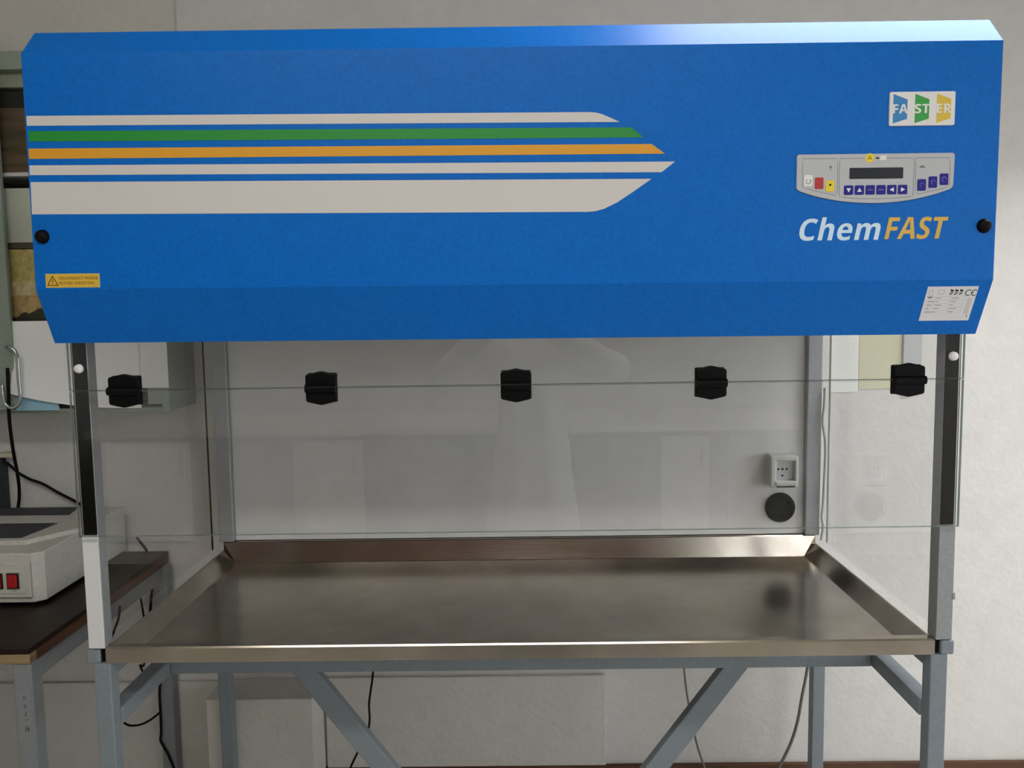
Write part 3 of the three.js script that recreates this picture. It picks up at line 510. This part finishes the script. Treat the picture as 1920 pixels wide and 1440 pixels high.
/* ---------- behind the camera: what the glass front mirrors, plus added dark cupboards ---------- */
{
  const t = thing('base_cabinet_row', 'laboratory counter with pale worktop and white doors behind the photographer', 'counter');
  const z0 = 2.75, z1 = 3.38, y1 = 0.97;
  mesh('counter_top', bx(-2.3, 1.5, y1 - 0.04, y1, z0 - 0.03, z1, 0.004), std({ color: 0xe9e9e4, roughness: 0.5 }), t);
  mesh('carcass', bx(-2.28, 1.48, 0.08, y1 - 0.04, z0 + 0.02, z1, 0.003), std({ color: 0x77776f, roughness: 0.6 }), t);
  for (const [a, b, c] of [[-2.2, -1.75, 0], [-1.62, -1.28, 1], [-1.2, -0.83, 0], [-0.7, -0.3, 1], [-0.25, 0.2, 1], [0.3, 0.7, 1], [0.75, 1.0, 0], [1.1, 1.42, 1]]) { const d = mesh('door', bx(a, b, 0.12, y1 - 0.07, z0, z0 + 0.02, 0.003), c ? std({ color: 0x8e9088, roughness: 0.5 }) : std({ color: 0xe4e4de, roughness: 0.5 }), t); mesh('handle', bx(b - 0.05, b - 0.035, y1 - 0.25, y1 - 0.12, z0 - 0.025, z0, 0.003), M.chrome, d); }
}
for (let i = 0; i < 5; i++) {  // unseen cupboards, added so the steel rear rim reflects something dark
  const x0 = -2.35 + i * 0.78, t = thing('added_dark_cupboard', 'unseen dark brown two door cupboard added to darken the steel rim reflection', 'cupboard', 'dark cupboards added above the counter for the rim reflection');
  mesh('carcass', bx(x0, x0 + 0.775, 1.55, 2.6, 3.08, 3.398, 0.003), M.wood, t);
  for (const k of [0, 1]) { const d = mesh('door', bx(x0 + 0.006 + k * 0.385, x0 + 0.384 + k * 0.385, 1.556, 2.594, 3.06, 3.08, 0.003), M.wood, t); mesh('handle', bx(x0 + 0.35 + k * 0.06, x0 + 0.362 + k * 0.06, 1.62, 1.76, 3.035, 3.06, 0.003), M.chrome, d); }
}
function blob(bones, c, half, res, blend) {
  const mc = new MarchingCubes(res, M.white, false, false, 200000); mc.isolation = 0;
  const A = new THREE.Vector3(), B = new THREE.Vector3(), p = new THREE.Vector3(), h = res / 2;
  const bs = bones.map(([a, b, r0, r1, fl = 1]) => ({ a: new THREE.Vector3(...a), d: new THREE.Vector3(...b).sub(new THREE.Vector3(...a)), r0, r1, fl }));
  for (const b of bs) b.l2 = Math.max(1e-9, b.d.lengthSq());
  for (let k = 0; k < res; k++) for (let j = 0; j < res; j++) for (let i = 0; i < res; i++) {
    p.set(c[0] + (i - h) / h * half, c[1] + (j - h) / h * half, c[2] + (k - h) / h * half); let v = 0.2;
    for (const b of bs) { A.copy(p).sub(b.a); const t = Math.max(0, Math.min(1, A.dot(b.d) / b.l2)); B.copy(A).addScaledVector(b.d, -t); const q = Math.hypot(B.x, B.y, B.z * b.fl) - (b.r0 + (b.r1 - b.r0) * t); const g = Math.max(0, blend - Math.abs(v - q)) / blend; v = Math.min(v, q) - g * g * blend / 4; }
    mc.field[k * res * res + j * res + i] = -v;
  }
  mc.update(); const n = mc.count, g = new THREE.BufferGeometry();
  g.setAttribute('position', new THREE.BufferAttribute(mc.positionArray.slice(0, n * 3), 3)); g.setAttribute('normal', new THREE.BufferAttribute(mc.normalArray.slice(0, n * 3), 3));
  g.scale(half, half, half); g.translate(...c); return g;
}
{
  const px = 0.06, pz = 2.1;
  const t = thing('person', 'person in white lab coat and dark trousers raising a phone with both hands', 'person');
  const skin = std({ color: 0xb98a6c, roughness: 0.6 });
  const head = blob([[[px, 1.70, pz], [px, 1.66, pz - 0.01], 0.093, 0.088], [[px, 1.6, pz - 0.035], [px, 1.57, pz - 0.05], 0.06, 0.04], [[px, 1.57, pz], [px, 1.46, pz + 0.02], 0.052, 0.06], [[px, 1.645, pz - 0.095], [px, 1.615, pz - 0.112], 0.008, 0.014], [[px - 0.03, 1.575, pz - 0.085], [px + 0.03, 1.575, pz - 0.085], 0.007, 0.007], [[px - 0.088, 1.66, pz + 0.01], [px - 0.086, 1.62, pz + 0.005], 0.016, 0.01], [[px + 0.088, 1.66, pz + 0.01], [px + 0.086, 1.62, pz + 0.005], 0.016, 0.01]], [px, 1.62, pz], 0.24, 90, 0.025);
  const hands = [];
  for (const s of [-1, 1]) {
    const hx = 0.0141 + s * 0.085 - 0.02, hy = 1.585, hz = 1.79, b = [[[hx + s * 0.03, hy - 0.06, hz + 0.04], [hx + s * 0.02, hy - 0.02, hz + 0.02], 0.026, 0.03, 1]];
    for (let f = 0; f < 4; f++) { const fy = hy + 0.028 - f * 0.019, L = [0.055, 0.062, 0.057, 0.046][f]; const k0 = [hx + s * 0.018, fy - 0.012, hz + 0.0], k1 = [hx + s * 0.006, fy - 0.006, hz - 0.028], k2 = [hx - s * (L - 0.03), fy, hz - 0.024]; b.push([k0, k1, 0.0095, 0.009], [k1, k2, 0.009, 0.0075]); }
    b.push([[hx + s * 0.01, hy - 0.03, hz + 0.02], [hx - s * 0.012, hy - 0.005, hz + 0.0], 0.012, 0.01], [[hx - s * 0.012, hy - 0.005, hz], [hx - s * 0.022, hy + 0.02, hz - 0.008], 0.01, 0.008]);
    hands.push(blob(b, [hx, hy - 0.01, hz], 0.13, 80, 0.008));
  }
  const legs = blob([[[px - 0.08, 0.8, pz], [px - 0.1, 0.5, pz + 0.005], 0.08, 0.066], [[px - 0.1, 0.5, pz + 0.005], [px - 0.1, 0.09, pz + 0.02], 0.064, 0.045], [[px - 0.1, 0.05, pz + 0.03], [px - 0.11, 0.035, pz - 0.16], 0.046, 0.034], [[px + 0.08, 0.8, pz], [px + 0.1, 0.5, pz + 0.005], 0.08, 0.066], [[px + 0.1, 0.5, pz + 0.005], [px + 0.1, 0.09, pz + 0.02], 0.064, 0.045], [[px + 0.1, 0.05, pz + 0.03], [px + 0.11, 0.035, pz - 0.16], 0.046, 0.034]], [px, 0.5, pz], 0.54, 90, 0.03);
  mesh('body', mergeGeometries([head, ...hands]), skin, t, 'face and hands');
  for (const s of [-1, 1]) mesh('eye', (() => { const g = new THREE.SphereGeometry(0.011, 16, 12); g.translate(px + s * 0.033, 1.662, pz - 0.083); return g; })(), std({ color: 0x2a201c, roughness: 0.3 }), t, 'dark eye');
  mesh('trousers', legs, std({ color: 0x2a2d36, roughness: 0.8 }), t, 'dark trousers and shoes');
  const E = [[px - 0.36, 1.315, pz - 0.14], [px + 0.36, 1.325, pz - 0.14]], Wr = [[-0.115, 1.52, 1.835], [0.105, 1.52, 1.835]], S = [[px - 0.185, 1.42, pz + 0.01], [px + 0.185, 1.42, pz + 0.01]];
  const coat = [[S[0], S[1], 0.075, 0.075], [[px, 1.36, pz + 0.01], [px, 1.15, pz], 0.155, 0.14, 1.15], [[px, 1.15, pz], [px, 0.95, pz], 0.14, 0.165, 1.1], [[px, 0.95, pz], [px, 0.6, pz], 0.165, 0.215, 1.15], [[px - 0.05, 1.2, pz - 0.11], [px - 0.09, 0.62, pz - 0.17], 0.03, 0.04], [[px + 0.05, 1.2, pz - 0.11], [px + 0.09, 0.62, pz - 0.17], 0.03, 0.04], [[px - 0.05, 1.47, pz - 0.03], [px - 0.03, 1.25, pz - 0.13], 0.03, 0.02], [[px + 0.05, 1.47, pz - 0.03], [px + 0.03, 1.25, pz - 0.13], 0.03, 0.02]];
  for (let s = 0; s < 2; s++) coat.push([S[s], E[s], 0.07, 0.06], [E[s], Wr[s], 0.06, 0.046]);
  mesh('lab_coat', blob(coat, [px, 1.03, pz - 0.05], 0.62, 110, 0.03), std({ color: 0xf0f1f4, roughness: 0.85 }), t, 'long white lab coat');
  mesh('hair', blob([[[px, 1.735, pz + 0.025], [px, 1.66, pz + 0.055], 0.092, 0.08], [[px - 0.06, 1.72, pz - 0.01], [px - 0.08, 1.66, pz + 0.03], 0.045, 0.03], [[px + 0.06, 1.72, pz - 0.01], [px + 0.08, 1.66, pz + 0.03], 0.045, 0.03]], [px, 1.68, pz + 0.02], 0.2, 60, 0.03), std({ color: 0x1c1613, roughness: 0.7 }), t, 'short dark hair');
  const ph = thing('phone', 'black phone held level in both hands of the person', 'phone');
  mesh('phone_body', (() => { const g = new RoundedBoxGeometry(0.15, 0.074, 0.008, 3, 0.004); g.translate(-0.045, 1.59, 1.755); return g; })(), M.black, ph);
  mesh('lens_ring', (() => { const g = new THREE.TorusGeometry(0.006, 0.0012, 8, 24); g.translate(CAM.x, CAM.y, 1.7505); return g; })(), M.chrome, ph);
}

renderer.render(scene, camera);
